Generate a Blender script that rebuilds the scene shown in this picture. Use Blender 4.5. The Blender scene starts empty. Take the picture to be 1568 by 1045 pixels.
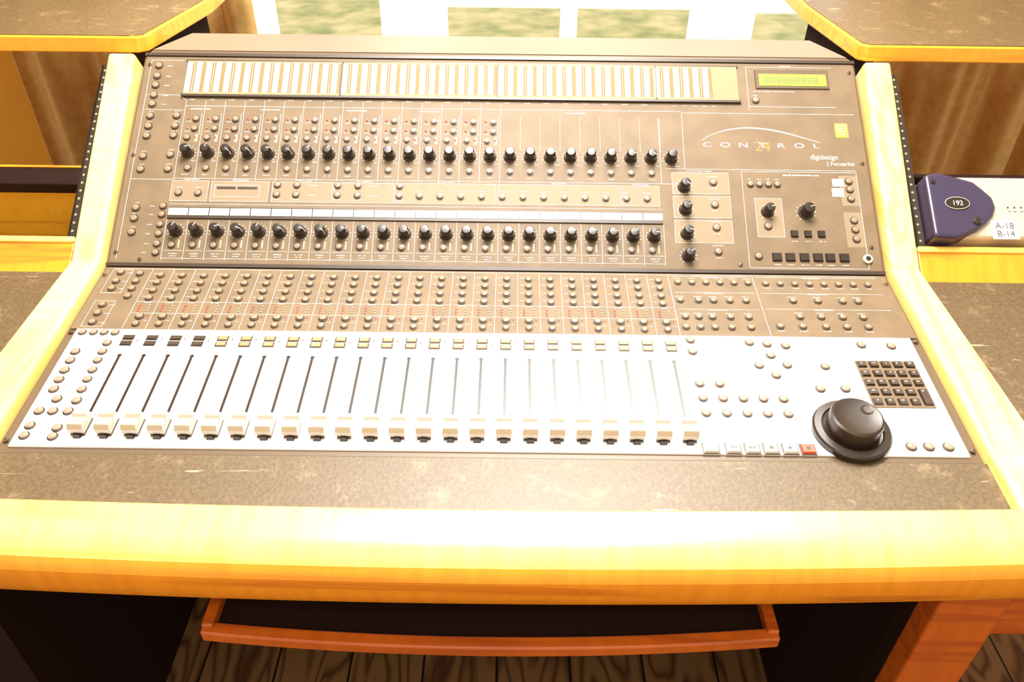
import bpy, math, random
import numpy as np
from mathutils import Matrix, Vector
random.seed(7)
AL=math.radians(6)
# ---------------------------------------------------------------- camera calibration
def camfit():
    W=.525
    def P3(p,pl,prm):
        x,s=p
        if pl=='L': return np.array([x,-s*math.cos(AL),-s*math.sin(AL)])
        b=AL+prm[11]; return np.array([x,s*math.cos(b),s*math.sin(b)])
    def R(prm):
        pi,ya,ro=prm[3:6]
        f=np.array([math.sin(ya)*math.cos(pi),math.cos(ya)*math.cos(pi),-math.sin(pi)])
        r=np.array([math.cos(ya),-math.sin(ya),0]);u=np.cross(r,f)
        return r*math.cos(ro)+u*math.sin(ro),-r*math.sin(ro)+u*math.cos(ro),f
    def res(prm,F=1220):
        L,st,w,wx,U,de=prm[6:12]
        pts=[((-W,0),'L',(160,409)),((W,0),'L',(1357,419)),((W,L),'L',(1512,713)),((-W,U),'U',(222,82)),((W,U),'U',(1310,98)),
        ((wx-w,st),'L',(120,505)),((wx+w,st),'L',(1392,520)),((wx-w,L-.008),'L',(10,688)),((wx+w,L-.008),'L',(1485,706))]
        o=[];r,u,f=R(prm)
        for p,pl,uv in pts:
            d=P3(p,pl,prm)-prm[:3];z=d@f
            o+=[784+F*(d@r)/z-uv[0],522.5-F*(d@u)/z-uv[1]]
        return np.array(o)
    prm=np.array([0,-.75,.85,math.radians(38),0,0,.315,.1,.51,0,.34,math.radians(27)],float)
    lam=1e-2;r=res(prm)
    for it in range(300):
        J=np.zeros((len(r),12))
        for i in range(12):
            q=prm.copy();q[i]+=1e-6;J[:,i]=(res(q)-r)/1e-6
        H=J.T@J;st=np.linalg.solve(H+lam*np.diag(np.diag(H)+1e-9),-J.T@r);r2=res(prm+st)
        if r2@r2<r@r: prm=prm+st;r=r2;lam*=.4
        else: lam*=3
    return prm,R(prm)
PRM,(cr,cu,cf)=camfit()
BE=AL+PRM[11]
# ---------------------------------------------------------------- frames (mm in, metres out)
def TL(x,v,h): return (x/1000,(v*math.cos(AL)-h*math.sin(AL))/1000,(v*math.sin(AL)+h*math.cos(AL))/1000)
def TU(x,v,h): return (x/1000,(v*math.cos(BE)-h*math.sin(BE))/1000,(v*math.sin(BE)+h*math.cos(BE))/1000)
def TW(x,y,z): return (x/1000,y/1000,z/1000)
class MB:
    def __init__(s,T): s.T=T;s.v=[];s.f=[];s.sm=[]
    def add(s,vs,fs,smooth=False):
        b=len(s.v);s.v+=[s.T(*p) for p in vs]
        for f in fs: s.f.append([b+i for i in f]);s.sm.append(smooth)
    def q(s,x0,v0,x1,v1,h): s.add([(x0,v0,h),(x1,v0,h),(x1,v1,h),(x0,v1,h)],[(0,1,2,3)])
    def line(s,x0,v0,x1,v1,h=.25,w=.5):
        dx,dy=x1-x0,v1-v0;l=math.hypot(dx,dy) or 1;nx,ny=-dy/l*w/2,dx/l*w/2
        s.add([(x0-nx,v0-ny,h),(x1-nx,v1-ny,h),(x1+nx,v1+ny,h),(x0+nx,v0+ny,h)],[(0,1,2,3)])
    def rect(s,x0,v0,x1,v1,h=.25,w=.5):
        s.line(x0,v0,x1,v0,h,w);s.line(x1,v0,x1,v1,h,w);s.line(x1,v1,x0,v1,h,w);s.line(x0,v1,x0,v0,h,w)
    def box(s,x0,v0,h0,x1,v1,h1,t=0):
        s.add([(x0,v0,h0),(x1,v0,h0),(x1,v1,h0),(x0,v1,h0),(x0+t,v0+t,h1),(x1-t,v0+t,h1),(x1-t,v1-t,h1),(x0+t,v1-t,h1)],
              [(3,2,1,0),(4,5,6,7),(0,1,5,4),(1,2,6,5),(2,3,7,6),(3,0,4,7)])
    def lathe(s,cx,cv,prof,n=16,flute=0):
        vs=[];fs=[]
        for r,h in prof:
            for i in range(n):
                a=2*math.pi*i/n;rr=r*(1-(flute if i%2 else 0));vs.append((cx+rr*math.cos(a),cv+rr*math.sin(a),h))
        for k in range(len(prof)-1):
            for i in range(n):
                j=(i+1)%n;fs.append((k*n+i,k*n+j,(k+1)*n+j,(k+1)*n+i))
        fs.append(tuple((len(prof)-1)*n+i for i in range(n)))
        s.add(vs,fs,True)
    def prism(s,pts,x0,x1):
        n=len(pts);x0=[x0]*n if not isinstance(x0,list) else x0;x1=[x1]*n if not isinstance(x1,list) else x1
        vs=[(x0[i],p[0],p[1]) for i,p in enumerate(pts)]+[(x1[i],p[0],p[1]) for i,p in enumerate(pts)]
        fs=[tuple(range(n)),tuple(range(2*n-1,n-1,-1))]+[(i,n+i,n+(i+1)%n,(i+1)%n) for i in range(n)]
        s.add(vs,fs)
    def label(s,x,v,w,hh=1.2,h=.27):
        p=x-w/2
        while p<x+w/2:
            c=random.uniform(.5,.95)
            if random.random()<.86: s.q(p,v-hh/2,p+c,v+hh/2*(.6+.4*random.random()),h)
            p+=c+.3
def finish(mb,name,mat,parent=None,bevel=0,seg=2,normals=True):
    me=bpy.data.meshes.new(name);me.from_pydata(mb.v,[],mb.f)
    me.materials.append(mat)
    me.polygons.foreach_set('use_smooth',mb.sm)
    me.update()
    if normals:
        import bmesh
        bm=bmesh.new();bm.from_mesh(me);bmesh.ops.recalc_face_normals(bm,faces=bm.faces);bm.to_mesh(me);bm.free()
    ob=bpy.data.objects.new(name,me);bpy.context.collection.objects.link(ob)
    if bevel:
        m=ob.modifiers.new('bev','BEVEL');m.width=bevel;m.segments=seg;m.limit_method='ANGLE';m.angle_limit=.6
    if any(mb.sm):
        try: me.set_sharp_from_angle(angle=math.radians(40))
        except Exception: pass
    if parent: ob.parent=parent
    return ob
def empty(n):
    e=bpy.data.objects.new(n,None);e.empty_display_size=.1;bpy.context.collection.objects.link(e);return e
# ---------------------------------------------------------------- materials
def mat(name,col,rough=.5,metal=0,spec=.5,col2=None,scale=40,stretch=(1,1,1),detail=4,lo=.4,hi=.6,bump=0,emis=0,coat=0):
    m=bpy.data.materials.new(name);m.use_nodes=True;nt=m.node_tree;b=nt.nodes['Principled BSDF']
    b.inputs['Base Color'].default_value=(*col,1);b.inputs['Roughness'].default_value=rough;b.inputs['Metallic'].default_value=metal
    b.inputs['Specular IOR Level'].default_value=spec;b.inputs['Coat Weight'].default_value=coat
    if emis: b.inputs['Emission Color'].default_value=(*col,1);b.inputs['Emission Strength'].default_value=emis
    if col2 or bump:
        tc=nt.nodes.new('ShaderNodeTexCoord');mp=nt.nodes.new('ShaderNodeMapping');mp.inputs['Scale'].default_value=stretch
        nz=nt.nodes.new('ShaderNodeTexNoise');nz.inputs['Scale'].default_value=scale;nz.inputs['Detail'].default_value=detail
        nt.links.new(tc.outputs['Object'],mp.inputs[0]);nt.links.new(mp.outputs[0],nz.inputs['Vector'])
        if col2:
            r=nt.nodes.new('ShaderNodeValToRGB');r.color_ramp.elements[0].position=lo;r.color_ramp.elements[1].position=hi
            r.color_ramp.elements[0].color=(*col,1);r.color_ramp.elements[1].color=(*col2,1)
            nt.links.new(nz.outputs['Fac'],r.inputs[0]);nt.links.new(r.outputs[0],b.inputs['Base Color'])
        if bump:
            bp=nt.nodes.new('ShaderNodeBump');bp.inputs['Strength'].default_value=bump;bp.inputs['Distance'].default_value=.002
            nt.links.new(nz.outputs['Fac'],bp.inputs['Height']);nt.links.new(bp.outputs[0],b.inputs['Normal'])
    return m
def wood(name,c1,c2,c3,axis='x',rough=.35,curl=True,scale=6,coat=.2):
    m=bpy.data.materials.new(name);m.use_nodes=True;nt=m.node_tree;b=nt.nodes['Principled BSDF'];N=nt.nodes.new;K=nt.links.new
    b.inputs['Roughness'].default_value=rough;b.inputs['Coat Weight'].default_value=coat;b.inputs['Coat Roughness'].default_value=.25
    tc=N('ShaderNodeTexCoord');mp=N('ShaderNodeMapping')
    mp.inputs['Scale'].default_value={'x':(.12,1.6,1.6),'y':(1.6,.12,.8)}[axis]
    K(tc.outputs['Object'],mp.inputs[0])
    n1=N('ShaderNodeTexNoise');n1.inputs['Scale'].default_value=scale;n1.inputs['Detail'].default_value=3;n1.inputs['Distortion'].default_value=.6
    K(mp.outputs[0],n1.inputs['Vector'])
    ml=N('ShaderNodeMath');ml.operation='MULTIPLY';ml.inputs[1].default_value=14;K(n1.outputs['Fac'],ml.inputs[0])
    fr=N('ShaderNodeMath');fr.operation='PINGPONG';fr.inputs[1].default_value=1;K(ml.outputs[0],fr.inputs[0])
    r=N('ShaderNodeValToRGB');r.color_ramp.elements[0].color=(*c2,1);r.color_ramp.elements[1].color=(*c1,1);r.color_ramp.elements[1].position=.45
    K(fr.outputs[0],r.inputs[0])
    mp2=N('ShaderNodeMapping');mp2.inputs['Scale'].default_value={'x':(9,1.2,1.2),'y':(1.2,9,9)}[axis];K(tc.outputs['Object'],mp2.inputs[0])
    n2=N('ShaderNodeTexNoise');n2.inputs['Scale'].default_value=9;n2.inputs['Detail'].default_value=2;K(mp2.outputs[0],n2.inputs['Vector'])
    r2=N('ShaderNodeValToRGB');r2.color_ramp.elements[0].position=.4;r2.color_ramp.elements[1].position=.65
    r2.color_ramp.elements[0].color=(0,0,0,1);r2.color_ramp.elements[1].color=(.45,.45,.45,1);K(n2.outputs['Fac'],r2.inputs[0])
    mx=N('ShaderNodeMixRGB');mx.inputs[2].default_value=(*c3,1);K(r.outputs[0],mx.inputs[1])
    if curl: K(r2.outputs[0],mx.inputs[0])
    else: mx.inputs[0].default_value=0
    K(mx.outputs[0],b.inputs['Base Color'])
    return m
M_panel=mat('console_panel_paint',(.135,.092,.053),.55,spec=.28,col2=(.155,.106,.061),scale=30)  # base colour lifted a little to imitate veiling haze
M_body=mat('console_body_paint',(.10,.066,.038),.4,spec=.35)
M_bridge=mat('bridge_top_glare',(.17,.12,.08),.5)  # lighter than the housing: window glare put into the colour
M_light=mat('panel_light_zone',(.22,.16,.10),.55,spec=.25)
M_white=mat('fader_plate_white',(.95,.90,.88),.45,spec=.35,col2=(.96,.92,.89),scale=8)
M_label=mat('silkscreen_white',(.95,.88,.72),.6)
M_tan=mat('silkscreen_tan',(.42,.32,.20),.6)
M_black=mat('black_plastic',(.018,.010,.006),.32)
M_dark=mat('dark_brown_plastic',(.035,.02,.011),.4)
M_btn=mat('button_grey_plastic',(.22,.155,.10),.4)
M_btnw=mat('button_taupe_plastic',(.25,.185,.13),.4)
M_cap=mat('fader_cap_grey',(.40,.335,.265),.2,coat=.6)
M_key=mat('transport_key_ivory',(.66,.60,.52),.3)
M_knobw=mat('knob_pointer_white',(.8,.75,.68),.4)
M_orange=mat('orange_print',(.50,.15,.03),.5)
M_sel=mat('select_button_tan',(.30,.18,.085),.4)
M_led=mat('led_red',(.6,.05,.025),.3)
M_red=mat('record_button_red',(.75,.07,.03),.35)
M_strip=mat('scribble_strip_gloss',(.62,.56,.44),.18,coat=.6)
M_meter=mat('meter_cover_gloss',(.27,.20,.115),.65,spec=.12)
M_mbar=mat('meter_bar_white',(.92,.90,.82),.6,spec=.2)
M_mdot=mat('meter_led_tan',(.16,.095,.035),.6,spec=.15)
M_lcd=mat('lcd_green',(.22,.42,.05),.25,emis=.12)
M_yel=mat('sticker_yellow',(.9,.75,.03),.5)
M_stk=mat('sticker_white',(.9,.88,.84),.6)
M_ink=mat('marker_ink',(.08,.05,.05),.6)
M_lam=mat('dark_laminate',(.082,.052,.024),.45,spec=.4,col2=(.108,.071,.034),scale=260,detail=4,bump=.12)
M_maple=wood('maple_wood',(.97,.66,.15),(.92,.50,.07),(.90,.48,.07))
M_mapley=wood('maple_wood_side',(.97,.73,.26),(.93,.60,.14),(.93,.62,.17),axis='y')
M_cherry=wood('cherry_wood',(.80,.27,.008),(.58,.15,.004),(.64,.19,.006))  # cherry boards; also stands in for shade on the rail's lower front
M_rail2=wood('rail_shade_wood',(.88,.36,.012),(.70,.22,.006),(.76,.27,.01))  # step between maple and cherry, rail shading put into the colour
M_amber=wood('amber_wood',(.85,.38,.02),(.70,.27,.012),(.75,.31,.01))
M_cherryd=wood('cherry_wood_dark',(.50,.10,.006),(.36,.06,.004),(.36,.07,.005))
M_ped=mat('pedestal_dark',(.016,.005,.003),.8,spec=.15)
M_metal=mat('rail_metal_black',(.03,.02,.012),.4,metal=.3)
M_hole=mat('rail_hole',(.3,.22,.12),.5)
M_screw=mat('screw_steel',(.12,.08,.05),.35,metal=.6)
M_wall=mat('wall_paint_gold',(.75,.34,.015),.7,col2=(.8,.38,.02),scale=2)
M_win=mat('window_frame_white',(.95,.92,.84),.5,emis=.3)  # faint emission stands in for overexposed daylight on frame and sill
M_navy=mat('navy_plastic',(.035,.024,.055),.3)
M_silver=mat('brushed_silver',(.56,.46,.33),.4,metal=.1)
def laminate_dust():
    nt=M_lam.node_tree;b=nt.nodes['Principled BSDF'];N=nt.nodes.new;K=nt.links.new
    src=b.inputs['Base Color'].links[0].from_socket
    tc=N('ShaderNodeTexCoord')
    n=N('ShaderNodeTexNoise');n.inputs['Scale'].default_value=24;n.inputs['Detail'].default_value=12;n.inputs['Roughness'].default_value=.8
    K(tc.outputs['Object'],n.inputs['Vector'])
    r=N('ShaderNodeValToRGB');r.color_ramp.elements[0].position=.55;r.color_ramp.elements[1].position=.78;r.color_ramp.elements[1].color=(.6,.6,.6,1)
    K(n.outputs['Fac'],r.inputs[0])
    mx=N('ShaderNodeMixRGB');mx.inputs[2].default_value=(.42,.31,.17,1);K(r.outputs[0],mx.inputs[0]);K(src,mx.inputs[1])
    mp=N('ShaderNodeMapping');mp.inputs['Rotation'].default_value=(0,0,.7);mp.inputs['Scale'].default_value=(3,34,20);K(tc.outputs['Object'],mp.inputs[0])
    n2=N('ShaderNodeTexNoise');n2.inputs['Scale'].default_value=4;n2.inputs['Detail'].default_value=2;n2.inputs['Distortion'].default_value=1.2;K(mp.outputs[0],n2.inputs['Vector'])
    r2=N('ShaderNodeValToRGB');r2.color_ramp.elements[0].position=.72;r2.color_ramp.elements[1].position=.74;r2.color_ramp.elements[1].color=(.7,.7,.7,1);K(n2.outputs['Fac'],r2.inputs[0])
    mx2=N('ShaderNodeMixRGB');mx2.inputs[2].default_value=(.5,.36,.2,1);K(r2.outputs[0],mx2.inputs[0]);K(mx.outputs[0],mx2.inputs[1])
    K(mx2.outputs[0],b.inputs['Base Color'])
laminate_dust()
# ================================================================ CONSOLE
con=empty('audio_mixing_console')
body=MB(TW)
p0=TL(0,-317,-2);p1=(0,0,-.002);p2=TU(0,341,-2)
def yz(p): return (p[1]*1000,p[2]*1000)
prof=[yz(p0),yz(p1),yz(p2),(p2[1]*1000+8,p2[2]*1000+3),(378,p2[2]*1000+3),(378,-40),(-300,-62)]
xs=[525,525,525,518,486,486,525]
body.prism(prof,[-a for a in xs],xs)
finish(body,'housing',M_body,con,.002)
bt=MB(TW);zt=p2[2]*1000+3;ya=p2[1]*1000+10
bt.add([(-516,ya,zt),(516,ya,zt),(484,376,zt),(-484,376,zt),(-516,ya,zt+1.2),(516,ya,zt+1.2),(484,376,zt+1.2),(-484,376,zt+1.2)],[(3,2,1,0),(4,5,6,7),(0,1,5,4),(1,2,6,5),(2,3,7,6),(3,0,4,7)]);finish(bt,'bridge_top_glare_plate',M_bridge,con)  # thin plate added to carry the lighter glare colour
pu=MB(TU);pu.box(-521,4,-2,521,337,0);finish(pu,'upper_panel',M_panel,con,.001)
pl=MB(TL);pl.box(-521,-124,-2,521,-3,0);finish(pl,'lower_panel',M_panel,con)
pw=MB(TL);pw.box(-512,-308,-2,512,-124.3,.2);finish(pw,'fader_plate',M_white,con)
seam=MB(TU);seam.box(-523,-1,-1,523,4,2.5);seam.box(-523,337,-1,523,342,2);finish(seam,'panel_lip',M_dark,con)
U={k:MB(TU) for k in ('line','tan','light','black','dark','btn','wht','orange','led','screw')}
L={k:MB(TL) for k in ('line','tan','black','dark','btn','btnw','cap','key','sel','led','red','screw','wht','orange')}
BTN=[(4.5,.3),(4.5,2.2),(4.0,3.2),(2.6,3.6)]
def button(B,x,v,key='btn',r=1.0):
    B['dark'].lathe(x,v,[(5.9*r,0),(5.9*r,.9),(4.9*r,1.0)],16)
    B[key].lathe(x,v,[(a*r,h) for a,h in BTN],16)
def knob(B,x,v,r=1.0,ang=None,tick='line'):
    B['dark'].lathe(x,v,[(9*r,0),(9*r,1.5),(8*r,2.8)],20)
    B['black'].lathe(x,v,[(7.8*r,2.7),(7.2*r,9),(6.6*r,16),(5.6*r,17.2),(3,17.4)],24,.07)
    a=random.uniform(-2.2,-.2)+math.pi/2 if ang is None else ang
    w=B['wht'];c,s=math.cos(a),math.sin(a)
    p=[]
    for (rr,h) in ((1,17.5),(5.7*r,17.35),(6.9*r,15.9),(7.8*r,6)):
        p+=[(x+c*rr-s*.5,v+s*rr+c*.5,h),(x+c*rr+s*.5,v+s*rr-c*.5,h)]
    w.add(p,[(0,1,3,2),(2,3,5,4),(4,5,7,6)])
    for i in range(11):
        t=math.radians(-50+28*i);B[tick].line(x+10*r*math.cos(t),v+10*r*math.sin(t),x+12*r*math.cos(t),v+12*r*math.sin(t),.25,.6)
def screw(B,x,v):
    B['screw'].lathe(x,v,[(3,0),(2.7,1.2),(1.5,1.5)],12);B['black'].q(x-1,v-1,x+1,v+1,1.55)
P=28.4;UX=-437.6
for s in (320,302,286,269,254): button(U,-500,s);U['line'].label(-484,s,7)
for s in (234,217,201,168,147): button(U,-500,s);U['line'].label(-500,s+8,6,1)
for s in (235,218,202,171,148): button(U,-462,s);U['line'].label(-462,s+8,7,1)
for s in (87,71,50): button(U,-497,s);U['line'].label(-497,s+8,6,1)
for s in (90,77,62,48,33,20): button(U,-460,s,r=.92);U['line'].label(-475,s,6,1)
U['line'].line(-452,262,-465,270);U['line'].line(-465,270,-512,270);U['line'].line(-512,132,-452,132);U['line'].line(-512,330,-512,10);U['line'].line(-512,330,-465,330);U['line'].line(-512,245,-452,245,w=.35)
mt=MB(TU)
for a,b in ((-458,-231),(-229.5,-2.5),(-1,227.5),(229,348)): mt.box(a,270,0,b,328,3.2,.5)
finish(mt,'meter_cover',M_meter,con)
ms=MB(TU);ms.box(-460,266.5,0,350,270,4);ms.box(-460,328,0,350,330,2.5)
for a in (-230.2,-1.7,228.3): ms.box(a-.8,270,0,a+.8,328,4.2)
finish(ms,'meter_trim',M_dark,con)
mbar=MB(TU);mdot=MB(TU)
for k in range(27):
    cx=-444+P*k+(k//8)*.5
    for j in range(2):
        xa=cx-12.8+j*14.1
        mbar.q(xa,274,xa+7.2,325,3.35)
    for j in range(18):
        vv=274.5+j*2.85
        for dx in (-3.6,-.8,10.5,13.0): mdot.q(cx+dx-.85,vv,cx+dx+.85,vv+1.8,3.4)
    mbar.line(cx-2.2,274,cx-2.2,325,3.36,.5)
    if k<24: U['line'].label(cx,263,8,1.1)
    mdot.label(cx-8,322,4,1,3.45);mdot.label(cx+5,276,4,1,3.45)
finish(mbar,'meter_bars',M_mbar,con,normals=False);finish(mdot,'meter_leds',M_mdot,con,normals=False)
d=MB(TU);d.box(374,292,0,482,325,2.2,.8);finish(d,'lcd_bezel',M_body,con)
d=MB(TU);d.box(379,296,0,478,317,2.8,.4);finish(d,'lcd_screen',M_lcd,con)
d=MB(TU)
for i in range(9): d.rect(388+i*9,302,393+i*9,310,2.95,.8);d.line(388+i*9,306,393+i*9,306,2.95,.7)
finish(d,'lcd_digits',M_ink,con,normals=False)
button(U,372,272.5)
U['line'].line(362,256,362,330);U['line'].line(362,330,488,330);U['line'].label(420,332,16);U['line'].label(400,288,60,1.1);U['line'].label(372,281,6)
U['line'].line(362,262,488,262)
for i in range(5): U['line'].label(255+i*14,262,6,1)
arc=U['line'];pts=[]
for i in range(25):
    t=i/24;pts.append((290+t*168,205+22*math.sin(math.pi*t**.8)-2*t))
for i in range(24): arc.line(*pts[i],*pts[i+1],.25,.5+1.6*math.sin(math.pi*i/24))
U['line'].line(263,250,263,158);U['line'].line(263,250,512,250)
d=MB(TU);d.box(482,212,0,500,235,.4);finish(d,'sticker_yellow',M_yel,con)
d=MB(TU);d.rect(485,222,497,232,.55,.9);d.line(487,223,491,231,.6,1);d.line(491,231,491,223,.6,1);d.label(491,217,10,2,.55);finish(d,'sticker_print',M_stk,con,normals=False)
def text(s,T,x,v,size,m,name,h=.3,sx=1,sp=1.0,align='LEFT',parent=con):
    c=bpy.data.curves.new(name,'FONT');c.body=s;c.size=size/1000;c.space_character=sp;c.align_x=align
    o=bpy.data.objects.new(name,c);bpy.context.collection.objects.link(o);c.materials.append(m)
    a=AL if T is TL else BE
    X=Vector((1,0,0));Y=Vector((0,math.cos(a),math.sin(a)));Z=X.cross(Y)
    loc=T(x,v,h);o.matrix_world=Matrix([[X[i]*sx,Y[i],Z[i],loc[i]] for i in range(3)]+[[0,0,0,1]])
    o.parent=parent;return o
text('24',TU,364,188,23,M_orange,'logo_text_number',h=.25)
for ch,x in zip('CONTROL',(290,315,341,370,396,420,447)): text(ch,TU,x,194,11,M_label,'logo_letter_'+ch.lower(),sx=1.7,h=.35)
text('digidesign',TU,441,176,10.5,M_label,'maker_text',sp=.98);text('| Focusrite',TU,464,166,9,M_label,'maker_text_b')
for k in range(17):
    x=UX-P/2+k*P;U['line'].line(x,132,x,262,w=.45)
for k in range(16):
    x=UX+k*P
    for s in (230,214,199):
        button(U,x+4 if s!=199 else x-5,s,r=.88)
        U['led'].lathe(x-7 if s!=199 else x+7,s+1,[(1.4,0),(1.4,1),(.6,1.4)],8)
        U['line'].label(x-6,s-4,7,1)
    U['tan'].q(x+6,193,x+10,205,.2)
    U['line'].line(x+11,205,x+11,240,w=.4)
for k in range(16,24):
    x=UX+k*P;U['line'].line(x+P/2,185,x+P/2,240,w=.45);U['line'].line(x-P/2,195,x-P/2,238,w=.45)
for k in range(25):
    x=UX+k*P
    knob(U,x,174);U['line'].label(x+9,162,6,1)
    if k<24: button(U,x+(0 if k else 3),150,r=.92);U['line'].label(x,140,9,1)
for a,b,t in ((-452,-230,(-430,-330)),(-227,-2,(-205,-100)),(0,262,(110,))):
    U['line'].line(a,252,b,252,w=.5)
    for q in t: U['line'].label(q,247,28,2)
U['line'].line(-452,134,262,134,w=.5);U['line'].line(229,240,229,134,w=.5)
for a,b in ((-453,-402),(-398,-318),(-313,-229),(-227,-144),(-142,-2),(0,172),(174,225)):
    U['light'].q(a,99,b,130,.12);U['line'].rect(a,99,b,130,w=.4);U['line'].label((a+b)/2,132,22,1.3)
U['dark'].box(-390,118,0,-364,121.5,.6);U['dark'].box(-361,118,0,-334,121.5,.6)
U['line'].rect(-393,106,-330,124,w=.3)
for x,s in [(-442,111),(-415,111),(-306,125),(-279,125),(-306,110),(-279,110),(-222,125),(-194,125),(-222,110),(-194,110),(-136,125),(-136,110)]+[(-108+28.7*i,110) for i in range(12)]:
    button(U,x,s,r=.92)
    if s<113: U['line'].label(x,s+9 if x>-130 or x<-400 else s-7,9,1)
for x in (-258,-172): U['line'].label(x,125,12,1);U['line'].label(x,110,12,1)
U['line'].line(-452,94,228,94,w=.4)
sc=MB(TU);sc.box(-452,71,0,228,89,2,.6);finish(sc,'scribble_strip_base',M_dark,con)
sc=MB(TU)
for k in range(24): sc.box(UX+k*P*.998-13.6,75.5,1,UX+k*P*.998+13.6,87,2.6,.3)
finish(sc,'scribble_strip',M_strip,con)
for k in range(24):
    x=UX+.6+k*28.33
    knob(U,x,52);button(U,x-3,31.5,r=.92);U['tan'].q(x+5,28,x+7,40,.2);U['line'].label(x,19,11,1.1);U['line'].label(x,15.5,8,1);U['line'].line(x-12,23.5,x+12,23.5,w=.3)
    U['line'].line(x+14.1,10,x+14.1,70,w=.4)
U['line'].line(-452,70,-452,10,w=.5);U['line'].line(-452,12,228,12,w=.4)
for a,b in ((44,78),(82,115),(119,152)): U['light'].q(244,a,323,b,.12);U['line'].rect(244,a,323,b,w=.4)
for s in (129,94,57,24): knob(U,260,s,1.0)
for s in (137,102,67,31): button(U,301,s);U['line'].label(301,s+9,14,1.1);U['line'].label(301,s-9,10,1.1)
U['line'].rect(342,8,503,155,w=.5);U['line'].label(425,150,50,2.2);U['line'].line(236,158,503,158,w=.4);U['line'].label(283,155,34,1.2)
for x in (353,365.5,378,390.5): button(U,x,135,r=.9);U['line'].label(x,143,5,1)
U['light'].q(357,54,394,113,.12);U['line'].rect(357,54,394,113,w=.35)
U['light'].q(478,103,503,150,.12);U['light'].q(478,40,503,93,.12)
knob(U,373,92,1.0);button(U,372,70);knob(U,426,92,1.2)
U['orange'].lathe(430,97,[(1.5,20),(1,20.5)],10)
for x in (407,425.5,444): U['black'].box(x-5,54,0,x+5,64,3,.8);U['line'].label(x,48,9,1)
button(U,355,25)
for x in (380,398,417,435.5,452,471): U['black'].box(x-6.5,18,0,x+6.5,30,3,.8);U['line'].label(x,13,9,1)
for s in (141,128,113.5,80,66,52): button(U,491,s,r=.95)
d=MB(TU);d.box(468,133,0,484,145,.5);d.box(466,117,0,482,130,.5);finish(d,'sticker_white',M_stk,con)
d=MB(TU);d.lathe(502,22,[(6.5,0),(6.5,3),(5,4),(4,4)],20);finish(d,'headphone_jack',M_silver,con)
U['black'].lathe(502,22,[(3.6,4.05),(3.4,4.1)],16)
for x,v in ((-514,322),(-514,20),(-514,170),(514,322),(510,40),(514,170),(-480,10),(330,12)): screw(U,x,v)
LX=-443.5;PL=28.65
for k in range(25):
    x=LX-PL/2+k*PL;L['line'].line(x,-6,x,-124,w=.5)
for k in range(24):
    x=LX+k*PL
    for s in (20,35,51,66): button(L,x,-s,r=.9);L['line'].label(x-8.5,-s+4,5,1)
    for s in (80,85,90):
        L['led'].lathe(x-6,-s,[(1.4,0),(1.4,.9),(.5,1.2)],8);L['tan'].lathe(x+6,-s,[(1.1,0),(1.1,.9),(.5,1.2)],8)
    button(L,x,-101);button(L,x,-115,r=.85);L['line'].label(x,-74,9,1);L['line'].label(x+9,-108,4,1);L['led'].lathe(x+9,-99,[(1.2,0),(1.2,.9),(.5,1.2)],8)
L['line'].line(-510,-6,510,-6,w=.4)
L['line'].line(-458,-72.5,229,-72.5,w=.4);L['line'].line(-458,-94.5,229,-94.5,w=.4)
for s in (15,33,48,80,96,113): button(L,-498,-s,r=.9);L['line'].label(-486,-s,7,1)
for s in (17,33,48,63): button(L,-472,-s,r=.9)
L['line'].rect(-510,-56,-484,-8,w=.35);L['line'].rect(-510,-120,-484,-72,w=.35)
L['line'].line(230,-6,230,-124,w=.5);L['line'].line(342,-6,342,-124,w=.5)
for i in range(6): button(L,241+18.6*i,-22,r=.85);L['line'].label(241+18.6*i,-13,9,1)
for x in (239,262.5,282,303,324): button(L,x,-58,r=.9);L['line'].label(x,-50,10,1)
for x in (241,258,275,298,321): button(L,x,-90,r=.9);L['line'].label(x,-83,10,1)
for x in (239,257,275,296,320): button(L,x,-109,r=.9)
for i in range(8): button(L,357+19.3*i,-23,r=.85);L['line'].label(357+19.3*i,-31,9,1)
for x in (385,417,449,469): button(L,x,-57,r=.9);L['line'].label(x,-49,10,1)
for x in (386,413,440,466): button(L,x,-88,r=.9);L['line'].label(x,-80,10,1)
for x in (357,385,414,440,467): button(L,x,-106,r=.9);L['line'].label(x,-114,10,1)
for a,b,c in ((234,338,11),(234,338,44),(234,338,77),(346,506,11),(346,506,44),(346,506,75)): L['line'].line(a,-c+2,b,-c+2,w=.4)
for x,c in ((285,10),(285,43),(285,76),(420,10),(420,43),(420,74)): L['line'].label(x,-c,24,1.8)
slot=L['black']
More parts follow.
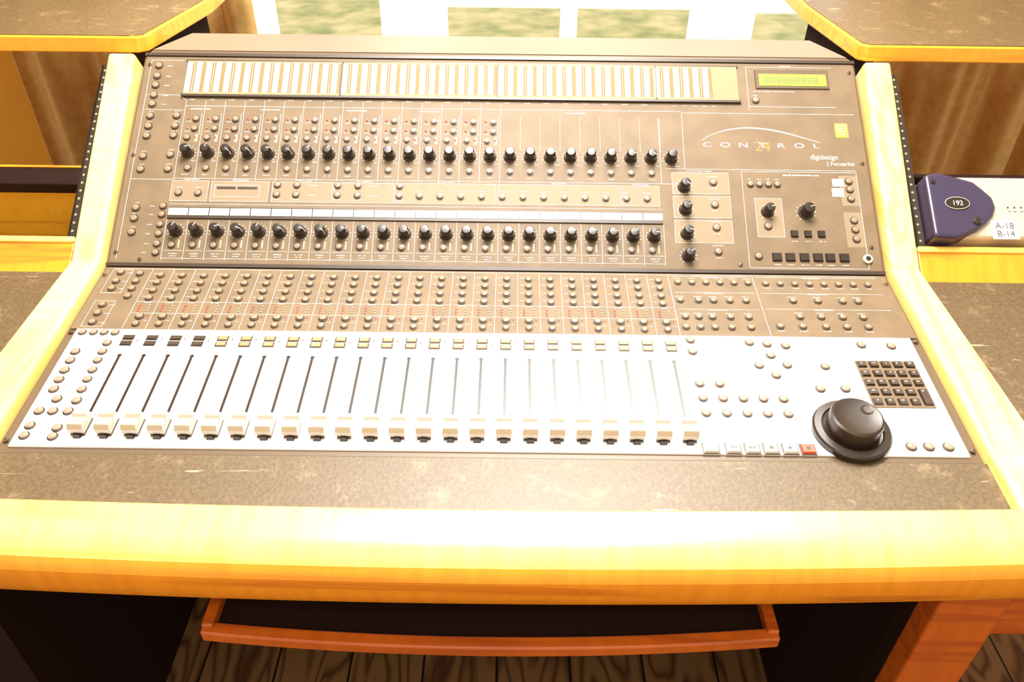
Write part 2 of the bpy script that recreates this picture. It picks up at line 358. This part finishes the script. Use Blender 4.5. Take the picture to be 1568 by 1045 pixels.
for k in range(24):
    x=LX+k*PL
    dk='dark' if k<4 else 'sel'
    for s in (139.3,149.3): L['black'].box(x-6.9,-s-4.3,0,x+6.9,-s+4.3,.7);L[dk].box(x-5.8,-s-3.2,.5,x+5.8,-s+3.2,1.8,.5)
    L['tan'].line(x+13.6,-128,x+13.6,-300,.35,.35)
    L['black'].lathe(x,-170,[(2.6,.2),(2.4,.7)],12)
    slot.box(x-1.6,-290,0,x+1.6,-172,.7)
    for j in range(11): L['tan'].line(x-9,-178-j*9.5,x-4.5,-178-j*9.5,.35,.3)
    for j in range(8): L['tan'].label(x-11.5,-178-j*13,2.4,.9,.35)
    L['tan'].label(x+9,-158,5,1,.35);L['led'].lathe(x+12,-141 if k%3 else -144,[(1.1,.2),(1.1,.9)],8)
    c=-281
    L['cap'].prism([(c-13,5),(c-12.5,11),(c-10,17),(c-5.5,17.5),(c-1.8,13.5),(c+1.8,13.5),(c+5.5,17.5),(c+10,17),(c+12.5,11),(c+13,5)],
                   [x-9]*2+[x-7.8]*6+[x-9]*2,[x+9]*2+[x+7.8]*6+[x+9]*2)
    L['dark'].box(x-7.5,c-12.3,.3,x+7.5,c+12,6,1);L['black'].box(x-4,c-16,.3,x+4,c-10,5,.8);L['key'].line(x-7.7,c,x+7.7,c,13.65,1.0)
for s in (165,180,196,211,226): button(L,-498,-s,'btnw');L['tan'].label(-484,-s,9,1,.35)
for s in (149.5,164.5,179,195,210,226): button(L,-466,-s,'btnw',.95)
for x,s in ((-503,131),(-489.5,131),(-476.5,131),(-463,131),(-488,241),(-465,243),(-500,259),(-485,259),(-468,259),(-501,280),(-501,294),(-470,283),(-470,295)): button(L,x,-s,'btnw',.9 if s==131 else 1)
L['tan'].line(-480,-128,-480,-232,.35,.5)
L['tan'].rect(-508,-304,-460,-272,.35,.4);L['tan'].label(-486,-275,30,1.2,.35);L['tan'].label(-486,-250,36,1.2,.35)
for x,s in ((240.6,133),(240,153),(312,136),(333,138.5),(355,141),(333,158),(315.5,175),(349,174),(332,191),(393.6,175.5),(378,212),(407,211.5),(448,138),(484,139.5),(240,206),(263,206)):
    button(L,x,-s,'btnw',1.0);L['tan'].label(x,-s+8.5,11,1.1,.35)
for i in range(5):
    for s in (228.5,251): button(L,240+22.9*i,-s,'btnw',1.0);L['tan'].label(240+22.9*i,-s-8,10,1.1,.35)
L['tan'].rect(234,-262,346,-218,.35,.4);L['tan'].rect(234,-214,272,-198,.35,.4);L['tan'].line(300,-148,366,-148,.35,.4);L['tan'].rect(368,-222,420,-160,.35,.3);L['tan'].line(226,-128,226,-300,.35,.5);L['tan'].line(428,-128,428,-245,.35,.4)
for i,x in enumerate((236.6,260.5,281,301,321.5,340.5)):
    w=7.2 if i else 8
    L['dark'].box(x-w-1.4,-308.4,0,x+w+1.4,-293.4,1)
    L['red' if i==5 else 'key'].box(x-w,-307,.8,x+w,-295,3.6,.8)
    L['tan'].label(x,-291,11,1.1,.35)
def tri(x,v,w,hh,dr):
    L['black'].add([(x-dr*w,v-hh,3.75),(x+dr*w,v,3.75),(x-dr*w,v+hh,3.75)],[(0,1,2) if dr>0 else (2,1,0)])
tri(258.6,-301,1.8,2.5,-1);tri(262.4,-301,1.8,2.5,-1);tri(279,-301,1.8,2.5,1);tri(283,-301,1.8,2.5,1);tri(321.5,-301,2.2,2.6,1)
L['black'].q(299,-303,303,-299,3.75);L['dark'].lathe(340.5,-301,[(2.4,3.6),(2.2,3.8)],14)
for x in (453,472,493): button(L,x,-295.5,'btnw',1.05);L['tan'].label(x,-286,12,1.1,.35)
kp=MB(TL);kp.box(431,-240,0,502,-165,1.2,.5);finish(kp,'keypad_base',M_panel,con)
kk=MB(TL);kl=MB(TL)
for i in range(5):
    for j in range(5):
        if i==4 and j==4: continue
        x=437.6+i*14.2;v=-172.5-j*14.8
        v0=v-4.8-(14.8 if (i==4 and j==3) else 0)
        kk.box(x-5.4,v0,1,x+5.4,v+4.8,4,1.1);kl.label(x-1,v+1,3,1.6,4.05)
finish(kk,'keypad_keys',M_dark,con);finish(kl,'keypad_legends',M_label,con,normals=False)
jw=MB(TL);jx,jv=393.6,-276
jw.lathe(jx,jv,[(42,0),(42,6),(40,8),(33,8.5),(32,6.5),(29,6)],64)
jw.lathe(jx,jv,[(29,6),(28.5,22),(27.5,26),(25,27.5),(23,27),(10,26.2)],64)
finish(jw,'jog_wheel',M_black,con)
jd=MB(TL);jd.lathe(jx+13,jv+10,[(7,26.6),(6.4,27.3),(5.4,26.9),(3,26.4)],24);finish(jd,'jog_wheel_dimple',M_dark,con)
for x,v in ((-518,-20),(-518,-130),(-518,-300),(518,-20),(518,-130),(518,-300)): screw(L,x,v)
NM={'line':M_label,'tan':M_tan,'light':M_light,'black':M_black,'dark':M_dark,'btn':M_btn,'btnw':M_btnw,'wht':M_knobw,'orange':M_orange,'led':M_led,'screw':M_screw,'cap':M_cap,'key':M_key,'sel':M_sel,'red':M_red}
NN={'line':'silkscreen','tan':'fine_print','light':'zone_tint','black':'knobs_and_slots','dark':'collars','btn':'buttons','btnw':'fader_section_buttons','wht':'knob_pointers','orange':'orange_marks','led':'leds','screw':'screws','cap':'fader_caps','key':'transport_keys','sel':'select_buttons','red':'record_button'}
for B,t in ((U,'upper'),(L,'lower')):
    for k,mb in B.items():
        if mb.v: finish(mb,t+'_'+NN[k],NM[k],con,bevel=.0012 if k=='cap' else 0,normals=k not in('line','tan','light','wht'))
# ================================================================ DESK
desk=empty('studio_desk')
def sweep(name,prof,m,xa,xb,bow,n=40):
    mb=MB(TL);N=len(prof);vs=[];fs=[]
    for i in range(n+1):
        x=xa+(xb-xa)*i/n;c=1-(x/560)**2
        for j,(s,h) in enumerate(prof):
            t=max(0,min(1,(s-374)/70));vs.append((x,-(s+4-9*t+bow*(.3+.7*t)+bow*(.6+.4*t)*(c-1)),h))
    for i in range(n):
        for j in range(N): fs.append((i*N+j,(i+1)*N+j,(i+1)*N+(j+1)%N,i*N+(j+1)%N))
    fs.append(tuple(range(N)));fs.append(tuple(n*N+j for j in reversed(range(N))))
    mb.add(vs,fs,True);return finish(mb,name,m,desk)
def pr(t): return (410+37*math.sin(math.radians(t)),-29+37*math.cos(math.radians(t)))
cv=[(376,-30),(376,4),(379,7),(400,8)]+[pr(t) for t in (0,8,16,24,32,40,46)]+[(420,-20)]
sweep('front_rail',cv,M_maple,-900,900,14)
sweep('front_rail_shade_upper',[(420,-20)]+[pr(t) for t in (46.3,52,58,64,70)]+[(430,-22)],M_rail2,-900,900,14)  # orange band of the same rail, its shading put into the colour
sweep('front_rail_shade_lower',[(380,-31),(430,-22)]+[pr(t) for t in (70.3,76,82,88)]+[(447.6,-36),(446.5,-48),(443,-58),(437,-61),(380,-61)],M_cherry,-900,900,14)  # rail's lower front, deeper orange painted in for its shade
lam=MB(TL);lam.box(-527,-394,-20,527,-316,-1.5);finish(lam,'palm_rest_laminate',M_lam,desk)
for sgn in (-1,1):
    fr=MB(TW)
    a=[yz(TL(0,-390,12)),yz(TL(0,-3.5,12)),yz(TU(0,334,12)),yz(TU(0,334,-32)),yz(TL(0,8,-40)),yz(TL(0,-390,-40))]
    inn=[sgn*t for t in (527,527,533,533,527,527)];out=[sgn*t for t in (594,566,572,572,566,594)]
    fr.prism(a,inn if sgn>0 else out,out if sgn>0 else inn)
    finish(fr,'side_frame',M_mapley,desk,.005,3)
    w=MB(TL);x0,x1=sorted((sgn*560,sgn*1250));w.box(x0,-380,-30,x1,16,-6);finish(w,'wing_desktop',M_lam,desk,.002)
    rb=MB(TU);x0,x1=sorted((sgn*573,sgn*1250));rb.box(x0,-26,-22,x1,38,-2);finish(rb,'rack_base_board',M_cherry,desk,.002)
    rb=MB(TU);rb.box(x0,34,-60,x1,43,1);finish(rb,'rack_ledge',M_maple,desk,.002)
    rb=MB(TW);rb.box(x0,290,-400,x1,310,-20);finish(rb,'rack_back_board',M_amber,desk,.002)
    rr=MB(TU);x0,x1=sorted((sgn*573,sgn*585));rr.box(x0,44,-12,x1,322,-2);rr.box(x0,44,-60,x0+3,322,-2);finish(rr,'rack_rail',M_metal,desk)
    rh=MB(TU)
    for j in range(22): rh.lathe(sgn*579.5,52+j*12.4,[(1.9,-2),(1.8,-1.8)],10)
    finish(rh,'rack_rail_holes',M_hole,desk)
    cx,bx=(522,490) if sgn<0 else (530,508)
    poly=[(cx,294),(bx,495),(bx,780),(1400,780),(1400,283),(cx+12,287)]
    def shelf(z0,z1,ins):
        mb=MB(TW);P2=[(sgn*(x+ins),y+ins*.9 if y<480 else y) for x,y in poly];n=len(P2)
        mb.add([(x,y,z0) for x,y in P2]+[(x,y,z1) for x,y in P2],[tuple(range(n)),tuple(range(n,2*n))]+[(i,(i+1)%n,n+(i+1)%n,n+i) for i in range(n)]);return mb
    finish(shelf(190,213,0),'shelf_wood_edge',M_amber,desk,.002)
    finish(shelf(212,214.2,5),'shelf_laminate',M_lam,desk)
    sp=MB(TW);P2=[(cx+12,300),(bx+12,500),(bx+30,500),(cx+30,300)];P2=[(sgn*x,y) for x,y in P2]
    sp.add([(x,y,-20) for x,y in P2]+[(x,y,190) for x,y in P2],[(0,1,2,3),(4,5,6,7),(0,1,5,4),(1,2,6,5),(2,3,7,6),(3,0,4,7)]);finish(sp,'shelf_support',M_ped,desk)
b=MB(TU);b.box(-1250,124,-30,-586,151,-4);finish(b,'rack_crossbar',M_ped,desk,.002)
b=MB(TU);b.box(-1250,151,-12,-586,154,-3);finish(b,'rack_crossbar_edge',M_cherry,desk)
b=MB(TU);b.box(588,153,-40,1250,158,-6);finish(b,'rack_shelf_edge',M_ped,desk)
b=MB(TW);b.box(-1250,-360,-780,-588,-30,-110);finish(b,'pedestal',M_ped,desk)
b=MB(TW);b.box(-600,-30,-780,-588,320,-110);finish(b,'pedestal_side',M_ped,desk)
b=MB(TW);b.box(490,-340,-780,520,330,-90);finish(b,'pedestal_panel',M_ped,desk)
b=MB(TW);b.box(-600,330,-780,490,350,-90);finish(b,'modesty_panel',M_ped,desk)
b=MB(TW);b.box(464,-422,-780,536,-392,-100);finish(b,'leg',M_cherryd,desk,.003)
b=MB(TW);b.box(536,-410,-200,1250,-385,-90);finish(b,'side_apron',M_cherryd,desk,.002)
tr=empty('pencil_drawer')
mb=MB(TW);n=24;vs=[];fs=[]
for i in range(n+1):
    u=-1+2*i/n;x=4+293*u;o=-14*(1-u*u)
    for y,z in ((-452+o,-147),(-452+o,-162),(-438+o,-162),(-438+o,-147)): vs.append((x,y,z))
for i in range(n):
    for j in range(4): fs.append((i*4+j,(i+1)*4+j,(i+1)*4+(j+1)%4,i*4+(j+1)%4))
fs+= [(0,1,2,3),tuple(n*4+j for j in (3,2,1,0))]
mb.add(vs,fs);finish(mb,'drawer_front',M_cherryd,tr,.002)
mb=MB(TW);mb.box(-289,-446,-160,-277,-100,-143);mb.box(285,-446,-160,297,-100,-143);finish(mb,'drawer_sides',M_cherryd,tr,.002)
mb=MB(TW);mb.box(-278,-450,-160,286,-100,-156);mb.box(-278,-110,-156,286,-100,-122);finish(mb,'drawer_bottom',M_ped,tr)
# ================================================================ rack interface
dev=empty('rack_audio_interface')
b=MB(TU);b.box(590,50,-50,1066,148,10,2);finish(b,'faceplate',M_silver,dev,.006,3)
b=MB(TU);pp=[(587,47),(618,46),(634,52),(650,60),(664,70),(675,82),(681,95),(679,110),(666,124),(655,134),(634,140),(608,147),(587,142)]
vs=[(x,v,-10) for x,v in pp]+[(x,v,22-(x-583)*.05) for x,v in pp];n=len(pp)
b.add(vs,[tuple(range(n)),tuple(range(n,2*n))]+[(i,(i+1)%n,n+(i+1)%n,n+i) for i in range(n)]);finish(b,'end_cap',M_navy,dev,.006,4)
b=MB(TU)
vs=[(625+17*math.cos(t),98+9.5*math.sin(t),21.5) for t in [2*math.pi*i/28 for i in range(28)]];b.add(vs,[tuple(range(28))]);finish(b,'badge_rim',M_silver,dev)
b=MB(TU)
vs=[(625+16*math.cos(t),98+8.5*math.sin(t),21.8) for t in [2*math.pi*i/28 for i in range(28)]];b.add(vs,[tuple(range(28))]);finish(b,'badge',M_black,dev)
text('192',TU,625,94.5,10,M_label,'badge_number',h=22.2,align='CENTER',parent=dev)
b=MB(TU);b.lathe(649,72,[(6,16),(6,20),(4,22)],20);b.lathe(597,130,[(3,20),(3,23)],14);finish(b,'power_button',M_black,dev)
b=MB(TU);b.box(672,50,10,708,78,10.6);finish(b,'tape_label',M_stk,dev)
text('A-18',TU,690,65.5,13,M_ink,'tape_text',h=11.2,align='CENTER',parent=dev);text('B-14',TU,690,53.5,13,M_ink,'tape_text_b',h=11.2,align='CENTER',parent=dev)
b=MB(TU)
for i in range(8): b.label(700+i*9,92,5,1.5,10.6);b.lathe(700+i*9,98,[(1.5,10.2),(1.2,11)],8)
finish(b,'indicator_leds',M_ink,dev)
# ================================================================ room
fl=mat('floor_oak',(.06,.03,.013),.5,spec=.2)
def oak():
    nt=fl.node_tree;b=nt.nodes['Principled BSDF'];N=nt.nodes.new;K=nt.links.new
    def M(op,a,v=None,b2=None):
        n=N('ShaderNodeMath');n.operation=op;K(a,n.inputs[0])
        if v is not None: n.inputs[1].default_value=v
        if b2 is not None: K(b2,n.inputs[1])
        return n.outputs[0]
    tc=N('ShaderNodeTexCoord');sx=N('ShaderNodeSeparateXYZ');K(tc.outputs['Object'],sx.inputs[0])
    px=M('MULTIPLY',sx.outputs['X'],7.5);idx=M('FLOOR',px);frac=M('FRACT',px)
    cb=N('ShaderNodeCombineXYZ');K(M('MULTIPLY',idx,3.7),cb.inputs['Z']);K(sx.outputs['X'],cb.inputs['X']);K(M('MULTIPLY',sx.outputs['Y'],.22),cb.inputs['Y'])
    n=N('ShaderNodeTexNoise');n.inputs['Scale'].default_value=8;n.inputs['Detail'].default_value=2.5;n.inputs['Distortion'].default_value=.2;K(cb.outputs[0],n.inputs['Vector'])
    pp=M('PINGPONG',M('MULTIPLY',n.outputs['Fac'],26),1)
    r=N('ShaderNodeValToRGB');r.color_ramp.elements[0].color=(.07,.026,.009,1);r.color_ramp.elements[1].color=(.20,.095,.035,1);r.color_ramp.elements[1].position=.6;K(pp,r.inputs[0])
    seam=M('GREATER_THAN',frac,.03);mx=N('ShaderNodeMixRGB');mx.inputs[1].default_value=(.01,.005,.003,1);K(seam,mx.inputs[0]);K(r.outputs[0],mx.inputs[2])
    K(mx.outputs[0],b.inputs['Base Color'])
oak()
b=MB(TW);b.box(-2500,-2500,-800,2500,1000,-780);finish(b,'floor',fl)
b=MB(TW)
b.box(-2500,900,-780,-570,1000,1600);b.box(730,900,-780,2500,1000,1600);b.box(-570,900,-780,730,1000,-60);b.box(-570,900,1400,730,1000,1600);finish(b,'wall_back',M_wall)
win=empty('window_1')
b=MB(TW)
for a,c in ((-570,-508),(-272,-235),(-230,-172),(-168,-128),(122,158),(408,448),(452,508),(511,545),(690,730)): b.box(a,900,-60,c,945,1400)
for a,c,z0,z1 in ((-570,-272,108,150),(-165,445,94,135),(512,730,88,130),(-570,730,-60,20),(-570,730,1350,1400)): b.box(a,904,z0,c,940,z1)
b.box(-240,915,-60,-165,940,1400);b.box(445,915,-60,512,940,1400)
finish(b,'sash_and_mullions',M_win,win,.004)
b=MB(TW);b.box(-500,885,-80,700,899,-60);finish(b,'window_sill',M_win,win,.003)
M_curt=mat('curtain_fabric',(.72,.46,.15),.8,col2=(.80,.53,.19),scale=60)
def curtain(x0,x1,z0,z1,y,name):
    mb=MB(TW);n=240;vs=[];fs=[]
    for i in range(n+1):
        t=i/n;x=x0+(x1-x0)*t;u=(x1-x0)*t/1000
        yy=y+26*math.sin(u*44+1.3*math.sin(u*13))+7*math.sin(u*121+1)
        for z in (z0,(z0+z1)/2,z1): vs.append((x,yy+(3*math.sin(z/200)),z))
    for i in range(n):
        for j in range(2): fs.append((i*3+j,(i+1)*3+j,(i+1)*3+j+1,i*3+j+1))
    mb.add(vs,fs,True);o=finish(mb,name,M_curt);m=o.modifiers.new('s','SOLIDIFY');m.thickness=.003
curtain(-1080,-530,-770,1500,845,'curtain');curtain(735,1500,-770,1500,845,'curtain')
gr=mat('lawn_grass',(.17,.20,.07),.9,col2=(.42,.37,.20),scale=6,detail=14,lo=.32,hi=.68)
b=MB(TW);b.box(-15000,1010,-1000,15000,30000,-900);finish(b,'lawn',gr)
# ================================================================ light
w=bpy.data.worlds.new('world');bpy.context.scene.world=w;w.use_nodes=True
w.node_tree.nodes['Background'].inputs[0].default_value=(1,.89,.72,1);w.node_tree.nodes['Background'].inputs[1].default_value=.8
def area(name,loc,tgt,sx,sy,e,col):
    l=bpy.data.lights.new(name,'AREA');l.shape='RECTANGLE';l.size=sx;l.size_y=sy;l.energy=e;l.color=col
    o=bpy.data.objects.new(name,l);bpy.context.collection.objects.link(o);o.location=loc
    o.rotation_euler=(Vector(tgt)-Vector(loc)).to_track_quat('-Z','Y').to_euler()
area('ceiling_bounce',(.02,.15,1.45),(0,-.12,0),.8,.8,62,(1,.95,.88))  # area light for flash bounced off the unseen ceiling, no lamp fitting
area('front_fill',(0,-1.6,1.6),(0,0,0),1.5,1,9,(1,.88,.7))  # unseen weak fill from behind the camera, not a lamp in the room
s=bpy.data.lights.new('sun','SUN');s.energy=3.6;s.angle=.3;s.color=(1,.95,.85);so=bpy.data.objects.new('sun',s);bpy.context.collection.objects.link(so)
so.rotation_euler=(math.radians(-35),math.radians(10),0)
sc=bpy.context.scene;sc.view_settings.view_transform='Standard';sc.view_settings.look='None';sc.view_settings.exposure=0.42
cam=bpy.data.cameras.new('camera');cam.sensor_width=36;cam.lens=36*1220/1568;cam.clip_start=.02
co=bpy.data.objects.new('camera',cam);bpy.context.collection.objects.link(co)
co.matrix_world=Matrix([[cr[i],cu[i],-cf[i],PRM[i]] for i in range(3)]+[[0,0,0,1]])
sc.camera=co
